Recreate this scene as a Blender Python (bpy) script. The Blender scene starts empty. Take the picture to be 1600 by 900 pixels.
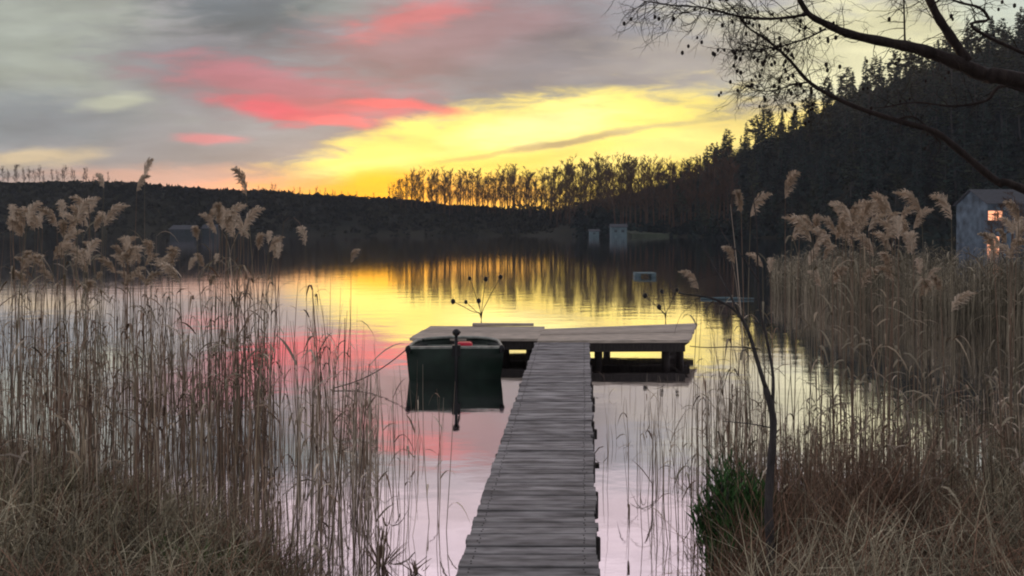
import bpy, math, random
from mathutils import Vector, Matrix
R = math.radians
rnd = random.Random(7)
SC = bpy.context.scene
COL = SC.collection

def lin(c):
    return tuple(((v/255.0)/12.92 if v/255.0 <= .04045 else ((v/255.0+.055)/1.055)**2.4) for v in c)

# ------------------------------------------------------------------ camera
F = 1200.0; HC = 2.2; HY = 360.0
cam_d = bpy.data.cameras.new('camera'); cam = bpy.data.objects.new('camera', cam_d); COL.objects.link(cam)
cam.location = (0, 0, HC); cam.rotation_euler = (R(90), 0, 0)
cam_d.sensor_width = 36; cam_d.lens = 36*F/1600; cam_d.shift_y = (HY-450)/1600
cam_d.clip_start = .05; cam_d.clip_end = 6000
SC.camera = cam
SC.render.resolution_x = 1024; SC.render.resolution_y = 576
SC.view_settings.view_transform = 'Standard'; SC.view_settings.look = 'None'
SC.view_settings.gamma = 1; SC.view_settings.exposure = 0.32
SC.cycles.filter_width = 2.0
SC.cycles.max_bounces = 6; SC.cycles.transparent_max_bounces = 4
SC.cycles.sample_clamp_indirect = 4
def at(px, py, D):
    return Vector(((px-800)/F*D, D, HC+(HY-py)/F*D))

# ------------------------------------------------------------------ world
W = bpy.data.worlds.new('World'); SC.world = W; W.use_nodes = True
nt = W.node_tree; N = nt.nodes; L = nt.links; N.clear()
def nn(t, **k):
    n = N.new(t)
    for a, b in k.items(): setattr(n, a, b)
    return n
def mth(op, a, b=None, c=None, clamp=False):
    n = nn('ShaderNodeMath', operation=op, use_clamp=clamp)
    for i, v in enumerate((a, b, c)):
        if v is None: continue
        if isinstance(v, (int, float)): n.inputs[i].default_value = v
        else: L.new(v, n.inputs[i])
    return n.outputs[0]
tc = nn('ShaderNodeTexCoord'); sp = nn('ShaderNodeSeparateXYZ'); L.new(tc.outputs['Generated'], sp.inputs[0])
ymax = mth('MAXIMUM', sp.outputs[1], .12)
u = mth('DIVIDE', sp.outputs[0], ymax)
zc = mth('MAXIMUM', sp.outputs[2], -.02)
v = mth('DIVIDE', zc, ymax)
uv = nn('ShaderNodeCombineXYZ'); L.new(u, uv.inputs[0]); L.new(v, uv.inputs[1])
# streaky warp of the cloud field (in sky direction space)
mp = nn('ShaderNodeMapping'); mp.inputs['Scale'].default_value = (3.2, 9.5, 1); mp.inputs['Rotation'].default_value = (0, 0, R(-9))
L.new(uv.outputs[0], mp.inputs[0])
nz = nn('ShaderNodeTexNoise'); nz.inputs['Scale'].default_value = 1.5; nz.inputs['Detail'].default_value = 6; nz.inputs['Roughness'].default_value = .55
L.new(mp.outputs[0], nz.inputs['Vector'])
vs = nn('ShaderNodeVectorMath', operation='SUBTRACT'); L.new(nz.outputs['Color'], vs.inputs[0]); vs.inputs[1].default_value = (.5, .5, .5)
vm = nn('ShaderNodeVectorMath', operation='MULTIPLY'); L.new(vs.outputs[0], vm.inputs[0]); vm.inputs[1].default_value = (.14, .034, 0)
va = nn('ShaderNodeVectorMath', operation='ADD'); L.new(uv.outputs[0], va.inputs[0]); L.new(vm.outputs[0], va.inputs[1])
WUV = va.outputs[0]
mpr = nn('ShaderNodeMapping'); mpr.inputs['Scale'].default_value = (9, 42, 1); mpr.inputs['Rotation'].default_value = (0, 0, R(-10)); L.new(uv.outputs[0], mpr.inputs[0])
nzr = nn('ShaderNodeTexNoise'); nzr.inputs['Scale'].default_value = 1.4; nzr.inputs['Detail'].default_value = 8; nzr.inputs['Roughness'].default_value = .62; nzr.inputs['Distortion'].default_value = .4; L.new(mpr.outputs[0], nzr.inputs['Vector'])
RAG = mth('SUBTRACT', nzr.outputs['Fac'], .5)
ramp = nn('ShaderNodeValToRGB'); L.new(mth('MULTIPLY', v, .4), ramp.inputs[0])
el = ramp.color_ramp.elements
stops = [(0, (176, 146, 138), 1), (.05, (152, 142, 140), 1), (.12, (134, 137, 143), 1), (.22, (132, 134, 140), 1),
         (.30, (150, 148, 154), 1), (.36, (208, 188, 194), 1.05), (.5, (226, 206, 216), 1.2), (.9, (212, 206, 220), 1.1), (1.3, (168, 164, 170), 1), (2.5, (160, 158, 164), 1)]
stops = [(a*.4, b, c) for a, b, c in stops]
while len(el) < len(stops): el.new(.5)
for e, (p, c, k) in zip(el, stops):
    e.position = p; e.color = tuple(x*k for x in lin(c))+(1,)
cur = ramp.outputs[0]
def blob(px, py, rx, ry, rot, col, a=1.0, inner=.25, gain=1.0, rag=1.1):
    global cur
    m = nn('ShaderNodeMapping', vector_type='TEXTURE')
    m.inputs['Location'].default_value = ((px-800)/F, (HY-py)/F, 0)
    m.inputs['Rotation'].default_value = (0, 0, R(rot))
    m.inputs['Scale'].default_value = (rx/F, ry/F, 1)
    L.new(WUV, m.inputs[0])
    ln = nn('ShaderNodeVectorMath', operation='LENGTH'); L.new(m.outputs[0], ln.inputs[0])
    mr = nn('ShaderNodeMapRange', interpolation_type='SMOOTHSTEP')
    mr.inputs['From Min'].default_value = 1.0; mr.inputs['From Max'].default_value = inner
    mr.inputs['To Min'].default_value = 0; mr.inputs['To Max'].default_value = a
    L.new(mth('MULTIPLY_ADD', RAG, rag, ln.outputs['Value']), mr.inputs['Value'])
    mx = nn('ShaderNodeMix', data_type='RGBA'); L.new(mr.outputs[0], mx.inputs[0])
    L.new(cur, mx.inputs[6]); mx.inputs[7].default_value = tuple(x*gain for x in lin(col))+(1,)
    cur = mx.outputs[2]
blob(60, 60, 330, 190, 0, (150, 158, 146), .8)
blob(400, 15, 260, 85, -12, (84, 96, 104), .95)
blob(340, 110, 300, 80, -10, (108, 110, 120), .75)
blob(560, 10, 150, 45, 0, (134, 146, 142), .7)
blob(60, 185, 220, 70, 0, (112, 122, 132), .8)
blob(290, 250, 260, 50, 4, (128, 130, 136), .7)
blob(570, 215, 150, 34, 10, (132, 128, 132), .7)
blob(165, 155, 80, 20, 8, (178, 182, 160), .7)
blob(690, 60, 330, 110, 8, (148, 112, 116), .8)
blob(650, 32, 140, 34, 14, (206, 110, 112), .75)
blob(860, 92, 240, 66, 14, (122, 116, 120), .85)
blob(480, 148, 330, 60, -10, (172, 104, 116), .7)
blob(1370, 90, 440, 170, 0, (222, 216, 172), .92)
blob(1590, 10, 170, 80, 0, (196, 206, 192), .7)
blob(1040, 105, 260, 90, 8, (152, 143, 140), .85)
blob(1130, 172, 200, 34, 6, (158, 146, 138), .8)
blob(760, 240, 470, 92, 11, (255, 230, 116), 1, .6, 1.0, .8)
blob(850, 292, 560, 66, 3, (255, 222, 100), 1, .5, 1.0)
blob(1150, 212, 360, 46, 10, (255, 228, 130), 1, .4, 1.0)
blob(840, 196, 200, 46, 9, (255, 243, 160), .95, .1, 1.08)
blob(560, 262, 170, 16, 10, (255, 240, 130), .8, .1, 1.05)
blob(890, 218, 150, 9, 11, (176, 152, 112), .85)
blob(760, 243, 90, 7, 9, (190, 160, 100), .55)
blob(1010, 196, 130, 8, 7, (190, 172, 124), .6)
blob(540, 168, 210, 20, -4, (216, 100, 110), .8)
blob(420, 130, 200, 40, -14, (176, 100, 116), .6)
blob(455, 172, 150, 24, -9, (222, 80, 104), .95, .1, 1.0)
blob(525, 190, 70, 13, -8, (240, 106, 112), .75)
blob(620, 168, 130, 12, -5, (238, 100, 106), .9)
blob(320, 215, 100, 13, -2, (206, 122, 130), .85)
blob(300, 285, 330, 34, 0, (206, 158, 140), .7)
blob(430, 292, 200, 18, 0, (240, 160, 120), .75)
blob(80, 246, 150, 26, 2, (200, 180, 146), .85)
blob(660, 304, 330, 40, 0, (255, 172, 64), .9)
blob(592, 294, 110, 44, 0, (255, 176, 10), 1, .2, 1.2, .4)
# pale upper sky above the cloud sheet
mup = nn('ShaderNodeMapRange', interpolation_type='SMOOTHSTEP'); L.new(v, mup.inputs['Value']); mup.inputs['From Min'].default_value = .285; mup.inputs['From Max'].default_value = .37
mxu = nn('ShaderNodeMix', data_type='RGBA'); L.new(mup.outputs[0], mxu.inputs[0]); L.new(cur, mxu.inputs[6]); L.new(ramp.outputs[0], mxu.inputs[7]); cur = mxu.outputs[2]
# cloud texture
mp2 = nn('ShaderNodeMapping'); mp2.inputs['Scale'].default_value = (5, 20, 1); mp2.inputs['Rotation'].default_value = (0, 0, R(-8)); L.new(WUV, mp2.inputs[0])
nz2 = nn('ShaderNodeTexNoise'); nz2.inputs['Scale'].default_value = 1.3; nz2.inputs['Detail'].default_value = 7; L.new(mp2.outputs[0], nz2.inputs['Vector'])
mr2 = nn('ShaderNodeMapRange'); L.new(nz2.outputs['Fac'], mr2.inputs['Value'])
mr2.inputs['From Min'].default_value = .3; mr2.inputs['From Max'].default_value = .7
mr2.inputs['To Min'].default_value = .76; mr2.inputs['To Max'].default_value = 1.16
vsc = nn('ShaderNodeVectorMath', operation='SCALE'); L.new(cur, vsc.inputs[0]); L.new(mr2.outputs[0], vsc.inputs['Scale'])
SUN_EL, SUN_AZ = 2.3, math.degrees(math.atan((590-800)/F))
sky = nn('ShaderNodeTexSky', sky_type='NISHITA'); sky.sun_disc = False; sky.sun_elevation = R(SUN_EL); sky.sun_rotation = R(SUN_AZ)
ssc = nn('ShaderNodeVectorMath', operation='SCALE'); L.new(sky.outputs[0], ssc.inputs[0]); ssc.inputs['Scale'].default_value = .008
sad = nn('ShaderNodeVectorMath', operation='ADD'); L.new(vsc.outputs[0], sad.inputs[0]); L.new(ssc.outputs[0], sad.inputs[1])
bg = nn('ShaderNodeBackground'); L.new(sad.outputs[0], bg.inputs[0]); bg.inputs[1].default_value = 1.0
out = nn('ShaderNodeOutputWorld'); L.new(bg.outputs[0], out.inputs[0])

sd = bpy.data.lights.new('sun', 'SUN'); sd.energy = 2.0; sd.angle = R(.6); sd.color = (1, .62, .32)
so = bpy.data.objects.new('sun', sd); COL.objects.link(so)
dirv = Vector((math.sin(R(SUN_AZ))*math.cos(R(SUN_EL)), math.cos(R(SUN_AZ))*math.cos(R(SUN_EL)), math.sin(R(SUN_EL))))
so.rotation_euler = dirv.to_track_quat('Z', 'Y').to_euler()

# ------------------------------------------------------------------ materials
def mat(name, col, rough=.9, var=None, scale=5, island=0.0, stretch=(1, 1, 1), bump=0, bscale=40, coords='Object', spec=.3, col2=None, metal=0):
    m = bpy.data.materials.new(name); m.use_nodes = True; t = m.node_tree; n = t.nodes; l = t.links
    b = n['Principled BSDF']; b.inputs['Roughness'].default_value = rough; b.inputs['Specular IOR Level'].default_value = spec
    b.inputs['Metallic'].default_value = metal
    b.inputs['Base Color'].default_value = (*col, 1)
    tcn = n.new('ShaderNodeTexCoord'); mpn = n.new('ShaderNodeMapping'); mpn.inputs['Scale'].default_value = stretch
    l.new(tcn.outputs[coords], mpn.inputs[0])
    c = None
    if var or col2:
        z = n.new('ShaderNodeTexNoise'); z.inputs['Scale'].default_value = scale; z.inputs['Detail'].default_value = 6; l.new(mpn.outputs[0], z.inputs['Vector'])
        rp = n.new('ShaderNodeValToRGB'); l.new(z.outputs['Fac'], rp.inputs[0])
        lo = tuple(x*(1-(var or 0)) for x in col); hi = tuple(x*(1+(var or 0)) for x in (col2 or col))
        rp.color_ramp.elements[0].position = .32; rp.color_ramp.elements[1].position = .68
        rp.color_ramp.elements[0].color = (*lo, 1); rp.color_ramp.elements[1].color = (*hi, 1)
        c = rp.outputs[0]
    if island:
        g = n.new('ShaderNodeNewGeometry'); mr = n.new('ShaderNodeMapRange'); l.new(g.outputs['Random Per Island'], mr.inputs['Value'])
        mr.inputs['To Min'].default_value = 1-island; mr.inputs['To Max'].default_value = 1+island
        s = n.new('ShaderNodeVectorMath'); s.operation = 'SCALE'
        if c: l.new(c, s.inputs[0])
        else: s.inputs[0].default_value = col
        l.new(mr.outputs[0], s.inputs['Scale']); c = s.outputs[0]
    if c: l.new(c, b.inputs['Base Color'])
    if bump:
        z2 = n.new('ShaderNodeTexNoise'); z2.inputs['Scale'].default_value = bscale; z2.inputs['Detail'].default_value = 5; l.new(mpn.outputs[0], z2.inputs['Vector'])
        bp = n.new('ShaderNodeBump'); bp.inputs['Strength'].default_value = bump; bp.inputs['Distance'].default_value = .02; l.new(z2.outputs['Fac'], bp.inputs['Height'])
        l.new(bp.outputs[0], b.inputs['Normal'])
    return m
def emit(name, col, s):
    m = bpy.data.materials.new(name); m.use_nodes = True; b = m.node_tree.nodes['Principled BSDF']
    b.inputs['Base Color'].default_value = (*col, 1); b.inputs['Emission Color'].default_value = (*col, 1); b.inputs['Emission Strength'].default_value = s
    return m
def water_mat():
    m = bpy.data.materials.new('lake_water'); m.use_nodes = True; t = m.node_tree; n = t.nodes; l = t.links; n.clear()
    o = n.new('ShaderNodeOutputMaterial'); mx = n.new('ShaderNodeMixShader'); d = n.new('ShaderNodeBsdfDiffuse'); g = n.new('ShaderNodeBsdfGlossy')
    d.inputs[0].default_value = (.05, .05, .045, 1); g.inputs['Color'].default_value = (.97, .95, .97, 1); g.inputs['Roughness'].default_value = .045
    f = n.new('ShaderNodeFresnel'); f.inputs['IOR'].default_value = 1.6
    mr = n.new('ShaderNodeMapRange'); l.new(f.outputs[0], mr.inputs['Value']); mr.inputs['From Max'].default_value = .3; mr.inputs['To Min'].default_value = .55; mr.inputs['To Max'].default_value = 1
    l.new(mr.outputs[0], mx.inputs[0]); l.new(d.outputs[0], mx.inputs[1]); l.new(g.outputs[0], mx.inputs[2]); l.new(mx.outputs[0], o.inputs[0])
    tcn = n.new('ShaderNodeTexCoord'); mp = n.new('ShaderNodeMapping'); mp.inputs['Scale'].default_value = (1, 1.8, 1); l.new(tcn.outputs['Object'], mp.inputs[0])
    z = n.new('ShaderNodeTexNoise'); z.inputs['Scale'].default_value = .9; z.inputs['Detail'].default_value = 4; l.new(mp.outputs[0], z.inputs['Vector'])
    bp = n.new('ShaderNodeBump'); bp.inputs['Strength'].default_value = .35; bp.inputs['Distance'].default_value = .012
    l.new(z.outputs['Fac'], bp.inputs['Height']); l.new(bp.outputs[0], g.inputs['Normal'])
    return m
M = dict(
    plank=mat('weathered_plank', (.225, .215, .21), .75, .35, 2.2, .3, (1.6, 7, 7), .6, 60, col2=(.33, .32, .32)),
    platform=mat('platform_board', (.46, .40, .33), .75, .3, 2, .16, (2, 12, 8), .4, 50),
    beam=mat('dark_wet_timber', (.035, .03, .027), .7, .4, 5, .2, (8, 8, 1), .4),
    hull=mat('green_boat_paint', (.011, .025, .017), .45, .35, 4, 0, (1, 1, 1), .15, 30),
    gunwale=mat('pale_gunwale', (.30, .32, .28), .5, .3, 12),
    inside=mat('boat_inside', (.05, .07, .05), .7, .3, 8),
    red=mat('red_plastic', (.62, .02, .05), .35, .1, 10),
    black=mat('black_plastic', (.012, .012, .013), .4, .2, 10),
    metal=mat('grey_metal', (.18, .18, .19), .35, .2, 10, metal=.7),
    rope=mat('mooring_rope', (.08, .075, .065), .9, .3, 40),
    stem=mat('reed_stem', (.40, .335, .255), .8, .25, 1.2, .6, col2=(.52, .44, .34)),
    stemd=mat('reed_stem_brown', (.15, .10, .07), .85, .25, 1.2, .6, col2=(.24, .17, .12)),
    leafd=mat('reed_leaf', (.26, .21, .145), .85, .3, 2, .55),
    plume=mat('reed_plume', (.60, .50, .385), .95, .15, 8, .3),
    fars=mat('far_reed', (.13, .12, .08), .9, .35, .6, .75, col2=(.24, .21, .15)),
    grass=mat('dry_grass', (.20, .18, .115), .9, .45, 1.1, .85, col2=(.42, .38, .27)),
    grassg=mat('green_grass', (.07, .15, .035), .85, .3, 3, .55),
    brown=mat('brown_stalk', (.20, .115, .075), .9, .3, 2, .6, col2=(.28, .18, .12)),
    bush=mat('dark_green_leaf', (.045, .12, .032), .7, .35, 6, .6),
    bark=mat('bark', (.06, .056, .055), .9, .4, 8, 0, (3, 3, 1), .6, 25),
    barkr=mat('branch_bark', (.034, .026, .023), .9, .4, 9, 0, (3, 3, 1), .5, 25),
    cone=mat('alder_cone', (.02, .014, .012), .9),
    ground=mat('bank_soil', (.06, .045, .03), 1, .4, 1.5, 0, (1, 1, 1), .6, 8, col2=(.09, .075, .045)),
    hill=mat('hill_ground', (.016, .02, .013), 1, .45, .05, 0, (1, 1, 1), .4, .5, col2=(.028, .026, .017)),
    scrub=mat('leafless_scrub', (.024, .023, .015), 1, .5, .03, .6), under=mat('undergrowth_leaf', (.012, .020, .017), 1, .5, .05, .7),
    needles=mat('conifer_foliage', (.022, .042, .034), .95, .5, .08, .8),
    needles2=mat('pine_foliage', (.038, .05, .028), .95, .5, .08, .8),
    ftwig=mat('far_twigs', (.085, .05, .032), 1, .3, .3, .3),
    bwall=mat('pale_blue_wall', (.11, .165, .18), .8, .15, 1),
    wwall=mat('grey_blue_wall', (.035, .047, .052), .8, .3, 1), hwall=mat('lake_house_wall', (.085, .12, .15), .8, .5, .8),
    roof=mat('dark_roof', (.06, .065, .075), .8, .2, 2),
    glass=mat('window_glass', (.03, .04, .05), .15, spec=.6),
    beach=mat('shore_grass', (.055, .068, .045), 1, .3, .2),
    lamp=emit('lit_window', (1, .42, .22), 1.0),
    water=water_mat(),
)

# ------------------------------------------------------------------ helpers
class MB:
    def __init__(s): s.v = []; s.f = []
    def box(s, c, size, rot=0, tilt=None):
        c = Vector(c); hx, hy, hz = (k/2 for k in size); b = len(s.v); m = Matrix.Rotation(rot, 3, 'Z')
        if tilt is not None: m = m @ tilt
        for x, y, z in ((-1,-1,-1),(1,-1,-1),(1,1,-1),(-1,1,-1),(-1,-1,1),(1,-1,1),(1,1,1),(-1,1,1)):
            s.v.append(tuple(c + m @ Vector((x*hx, y*hy, z*hz))))
        for q in ((0,3,2,1),(4,5,6,7),(0,1,5,4),(1,2,6,5),(2,3,7,6),(3,0,4,7)): s.f.append(tuple(b+i for i in q))
    def hexa(s, bot, top):
        b = len(s.v); s.v += [tuple(p) for p in bot] + [tuple(p) for p in top]
        for q in ((0,3,2,1),(4,5,6,7),(0,1,5,4),(1,2,6,5),(2,3,7,6),(3,0,4,7)): s.f.append(tuple(b+i for i in q))
    def tube(s, pts, rad, n=3, cap=True):
        pts = [Vector(p) for p in pts]; b = len(s.v); k = len(pts)
        if isinstance(rad, (int, float)): rad = [rad]*k
        ref = Vector((.3, .9, .1))
        for i, p in enumerate(pts):
            d = (pts[min(i+1, k-1)]-pts[max(i-1, 0)])
            if d.length < 1e-9: d = Vector((0, 0, 1))
            d.normalize(); r_ = ref if abs(d.dot(ref)) < .92 else Vector((1, 0, 0))
            a = d.cross(r_).normalized(); c = d.cross(a)
            for j in range(n):
                t = 2*math.pi*j/n
                s.v.append(tuple(p + a*(math.cos(t)*rad[i]) + c*(math.sin(t)*rad[i])))
        for i in range(k-1):
            for j in range(n):
                j2 = (j+1) % n
                s.f.append((b+i*n+j, b+i*n+j2, b+(i+1)*n+j2, b+(i+1)*n+j))
        if cap and n > 2:
            s.f.append(tuple(b+j for j in range(n))[::-1]); s.f.append(tuple(b+(k-1)*n+j for j in range(n)))
    def strip(s, pts, w, side):
        b = len(s.v); k = len(pts)
        for i, p in enumerate(pts):
            q = side*(w[i]/2); s.v.append((p[0]-q[0], p[1]-q[1], p[2]-q[2])); s.v.append((p[0]+q[0], p[1]+q[1], p[2]+q[2]))
        for i in range(k-1): s.f.append((b+2*i, b+2*i+1, b+2*i+3, b+2*i+2))
    def ball(s, c, r, n=8, sx=1, sy=1, sz=1):
        b = len(s.v); m = n//2
        for i in range(m+1):
            t = math.pi*i/m
            for j in range(n):
                p = 2*math.pi*j/n
                s.v.append((c[0]+r*sx*math.sin(t)*math.cos(p), c[1]+r*sy*math.sin(t)*math.sin(p), c[2]+r*sz*math.cos(t)))
        for i in range(m):
            for j in range(n):
                j2 = (j+1) % n; s.f.append((b+i*n+j, b+(i+1)*n+j, b+(i+1)*n+j2, b+i*n+j2))
    def mesh(s, name, m, smooth=False):
        me = bpy.data.meshes.new(name); me.from_pydata(s.v, [], s.f); me.materials.append(m)
        if smooth: me.shade_smooth()
        me.validate(); return me
    def build(s, name, m, parent=None, smooth=False):
        o = bpy.data.objects.new(name, s.mesh(name, m, smooth)); COL.objects.link(o)
        if parent: o.parent = parent; o.matrix_parent_inverse = Matrix.Translation(-parent.location) if parent.type == 'EMPTY' and parent.get('_abs') else Matrix()
        return o
def tag(o, label=None, cat=None, group=None, kind=None):
    if label: o['label'] = label
    if cat: o['category'] = cat
    if group: o['group'] = group
    if kind: o['kind'] = kind
    return o
def empty(name, label, cat, loc=(0, 0, 0), group=None, absolute=False):
    o = bpy.data.objects.new(name, None); COL.objects.link(o); o.location = loc; o.empty_display_size = .2
    tag(o, label, cat, group)
    if absolute: o['_abs'] = 1
    return o
def copy_tree(o, parent=None):
    c = o.copy(); COL.objects.link(c); c.parent = parent
    for ch in list(o.children): copy_tree(ch, c)
    return c
def interp(x, pts):
    if x <= pts[0][0]: return pts[0][1]
    for (a, b), (c, d) in zip(pts, pts[1:]):
        if x <= c: return b+(d-b)*(x-a)/(c-a)
    return pts[-1][1]
def smooth_path(pts, sub=4):
    pts = [Vector(p) for p in pts]; o = []
    for i in range(len(pts)-1):
        p0, p1, p2, p3 = pts[max(i-1, 0)], pts[i], pts[i+1], pts[min(i+2, len(pts)-1)]
        for k in range(sub):
            t = k/sub
            o.append(.5*((2*p1)+(p2-p0)*t+(2*p0-5*p1+4*p2-p3)*t*t+(3*p1-p0-3*p2+p3)*t**3))
    o.append(pts[-1]); return o
from mathutils import noise as mn

# ------------------------------------------------------------------ ground, water, hills
SHORE = [(-60, 40), (-30, 19), (-15, 10.5), (-8, 8.4), (-4.5, 6.9), (-3, 6.0), (-1.9, 5.2), (-1.3, 4.6), (-.9, 4.0), (0, 3.6), (.8, 3.8), (1.15, 4.5), (2, 5.1), (3.5, 5.9), (6, 7.4), (10, 9.6), (16, 13), (30, 24), (60, 50)]
def gz(x, y):
    d = interp(x, SHORE)-y
    r = math.hypot(x, y)
    if d > 0:
        z = .42*(1-math.exp(-d/1.6)) + min(d, 60)*.006
        if x < -.9: z += .16*(1-math.exp(-d/.8))*min(1, (-.9-x)/1.5)
    else: z = max(-1.6, d*.32)
    z += .035*mn.noise(Vector((x*1.3, y*1.3, 0)))*min(1, max(0, 1+d))
    if r > 330: z += min(1, (r-330)/60)*3.2
    return z
mb = MB()
radii = [.0]+[.5*1.055**i for i in range(150)]; radii = [r for r in radii if r < 450]+[480]
NA = 240
mb.v.append((0, 0, gz(0, 0)))
for r in radii[1:]:
    for j in range(NA):
        a = 2*math.pi*j/NA; x, y = r*math.cos(a), r*math.sin(a); mb.v.append((x, y, gz(x, y)))
for j in range(NA): mb.f.append((0, 1+j, 1+(j+1) % NA))
for i in range(len(radii)-2):
    for j in range(NA):
        j2 = (j+1) % NA; a = 1+i*NA; b = a+NA; mb.f.append((a+j, b+j, b+j2, a+j2))
tag(mb.build('ground', M['ground'], smooth=True), kind='structure')
mb = MB(); mb.v = [(-440, -3, 0), (440, -3, 0), (440, 400, 0), (-440, 400, 0)]; mb.f = [(0, 1, 2, 3)]
tag(mb.build('water', M['water']), kind='structure')

CREST_L = [(-1200, 285), (-300, 292), (0, 291), (100, 289), (200, 289), (260, 295), (330, 300), (430, 304), (520, 309), (600, 314), (700, 323), (850, 336), (950, 344), (1050, 350)]
def hill_surface(name, p0, p1, step, crest, Df, depth, bumps):
    mb = MB(); NS = 14; cols = []
    px = p0
    while px <= p1: cols.append(px); px += step
    for px in cols:
        D0 = interp(px, Df); zc_ = HC+(HY-interp(px, crest))/F*(D0+depth)
        for i in range(NS+5):
            t = i/NS; D = D0+depth*t
            if t <= 1: z = -.8+(zc_+.8)*(math.sin(t*math.pi/2)**1.1)
            else: z = zc_-(t-1)*zc_*1.0
            x = (px-800)/F*D
            z += bumps*mn.fractal(Vector((x*.05, D*.05, 3)), 1, 2, 4)*min(1, t*2)
            mb.v.append((x, D, z))
    n = NS+5
    for c in range(len(cols)-1):
        for i in range(n-1): mb.f.append((c*n+i, (c+1)*n+i, (c+1)*n+i+1, c*n+i+1))
    o = mb.build(name, M['hill'], smooth=True); tag(o, kind='structure')
    def zat(px, t):
        t = max(t, .005)
        D0 = interp(px, Df); zc_ = HC+(HY-interp(px, crest))/F*(D0+depth); D = D0+depth*t; x = (px-800)/F*D
        return Vector((x, D, -.8+(zc_+.8)*(math.sin(min(t, 1)*math.pi/2)**1.1) + bumps*mn.fractal(Vector((x*.05, D*.05, 3)), 1, 2, 4)*min(1, t*2)))
    return zat
DL = [(-1200, 240), (0, 270), (500, 300), (1050, 310)]
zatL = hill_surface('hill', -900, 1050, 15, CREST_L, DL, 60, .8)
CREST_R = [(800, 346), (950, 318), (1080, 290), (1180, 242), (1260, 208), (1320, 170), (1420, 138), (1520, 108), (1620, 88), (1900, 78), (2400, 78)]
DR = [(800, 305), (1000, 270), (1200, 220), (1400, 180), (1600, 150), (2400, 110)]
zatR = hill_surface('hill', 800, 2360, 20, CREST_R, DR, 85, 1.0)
# shore meadow strip by the boathouse
mb = MB()
for px in range(985, 1145, 10):
    a = at(px, 0, 262); b = at(px+10, 0, 262); 
    mb.hexa([(a.x, 258, -.3), (b.x, 258, -.3), (b.x, 285, -.3), (a.x, 285, -.3)], [(a.x, 259, .9+.3*rnd.random()), (b.x, 259, .9+.3*rnd.random()), (b.x, 285, 2.6), (a.x, 285, 2.6)])
tag(mb.build('shore_meadow', M['beach']), kind='structure')

# scrub cover of the far left hill, one mass
mb = MB()
for i in range(5200):
    px = rnd.uniform(-350, 1000); t = rnd.random()**.7
    p = zatL(px, t*1.02); h = rnd.uniform(1.0, 2.6)*(1 if t < .8 else .55)
    for k in range(4):
        a = rnd.uniform(0, 6.28); w = rnd.uniform(.6, 1.8); c = p+Vector((rnd.uniform(-1.2, 1.2), rnd.uniform(-1, 1), h*rnd.uniform(.1, .8)))
        s = Vector((math.cos(a), math.sin(a), rnd.uniform(-.3, .3)))*w; up = Vector((rnd.uniform(-.5, .5), rnd.uniform(-.5, .5), 1))*h*.5
        b = len(mb.v); mb.v += [tuple(c-s), tuple(c+s*.8-up*.4), tuple(c+up)]; mb.f.append((b, b+1, b+2))
for i in range(900):
    px = rnd.uniform(770, 1090); t = rnd.uniform(.1, 1); p = zatL(min(px, 1045), t) if px < 1000 else zatL(1045, t)+Vector(((px-1045)/F*330, 0, 0)); h = rnd.uniform(3, 8)*interp(px, [(770, .35), (860, .8), (1000, 1)])
    for k in range(7):
        a = rnd.uniform(0, 6.28); w = rnd.uniform(.3, 1.1); c = p+Vector((rnd.uniform(-1.2, 1.2), rnd.uniform(-1, 1), h*rnd.uniform(.05, .85)))
        s_ = Vector((math.cos(a), math.sin(a), rnd.uniform(-.3, .3)))*w; up = Vector((rnd.uniform(-.3, .3), rnd.uniform(-.5, .5), 1))*h*.25
        b = len(mb.v); mb.v += [tuple(c-s_), tuple(c+s_*.8-up*.4), tuple(c+up)]; mb.f.append((b, b+1, b+2))
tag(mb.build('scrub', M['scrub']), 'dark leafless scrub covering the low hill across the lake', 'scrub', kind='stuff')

# ------------------------------------------------------------------ far trees
def bare_tree_mesh(seed, H):
    r = random.Random(seed); tr = MB(); cr = MB()
    def grow(p, d, ln, rad, lvl, dest):
        q = p+d*ln; mid = p+d*ln*.5+Vector((r.uniform(-.06, .06), r.uniform(-.06, .06), 0))*ln
        dest.tube([p, mid, q], [rad, rad*.8, rad*.55], 3, False)
        if lvl == 0: return
        n = 3 if lvl > 1 else 4
        for i in range(n):
            t = r.uniform(.35, 1); a = r.uniform(0, 6.28); s = r.uniform(.35, .75)
            nd = (d+Vector((math.cos(a)*s, math.sin(a)*s, .15))).normalized()
            grow(p+d*ln*t, nd, ln*r.uniform(.5, .72), max(rad*.5, .034), lvl-1, cr)
    top = Vector((r.uniform(-.4, .4), r.uniform(-.4, .4), H*.92))
    pts = [Vector((0, 0, -.5)), Vector((r.uniform(-.15, .15), 0, H*.3)), Vector((r.uniform(-.3, .3), 0, H*.6)), top]
    tr.tube(pts, [.2, .16, .11, .05], 5)
    for i in range(24):
        t = r.uniform(.16, 1); p = Vector((0, 0, 0)).lerp(top, t); a = r.uniform(0, 6.28); s = r.uniform(.35, 1.1)
        d = Vector((math.cos(a)*s, math.sin(a)*s, 1)).normalized()
        grow(p, d, H*r.uniform(.12, .2)*(1.15-.6*t), .04, 3 if i % 2 else 2, cr)
    return tr, cr
BARE = []
for k in range(6):
    H = 15; tr, cr = bare_tree_mesh(100+k, H)
    BARE.append((tr.mesh('trunk', M['ftwig']), cr.mesh('crown', M['ftwig'])))
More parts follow.
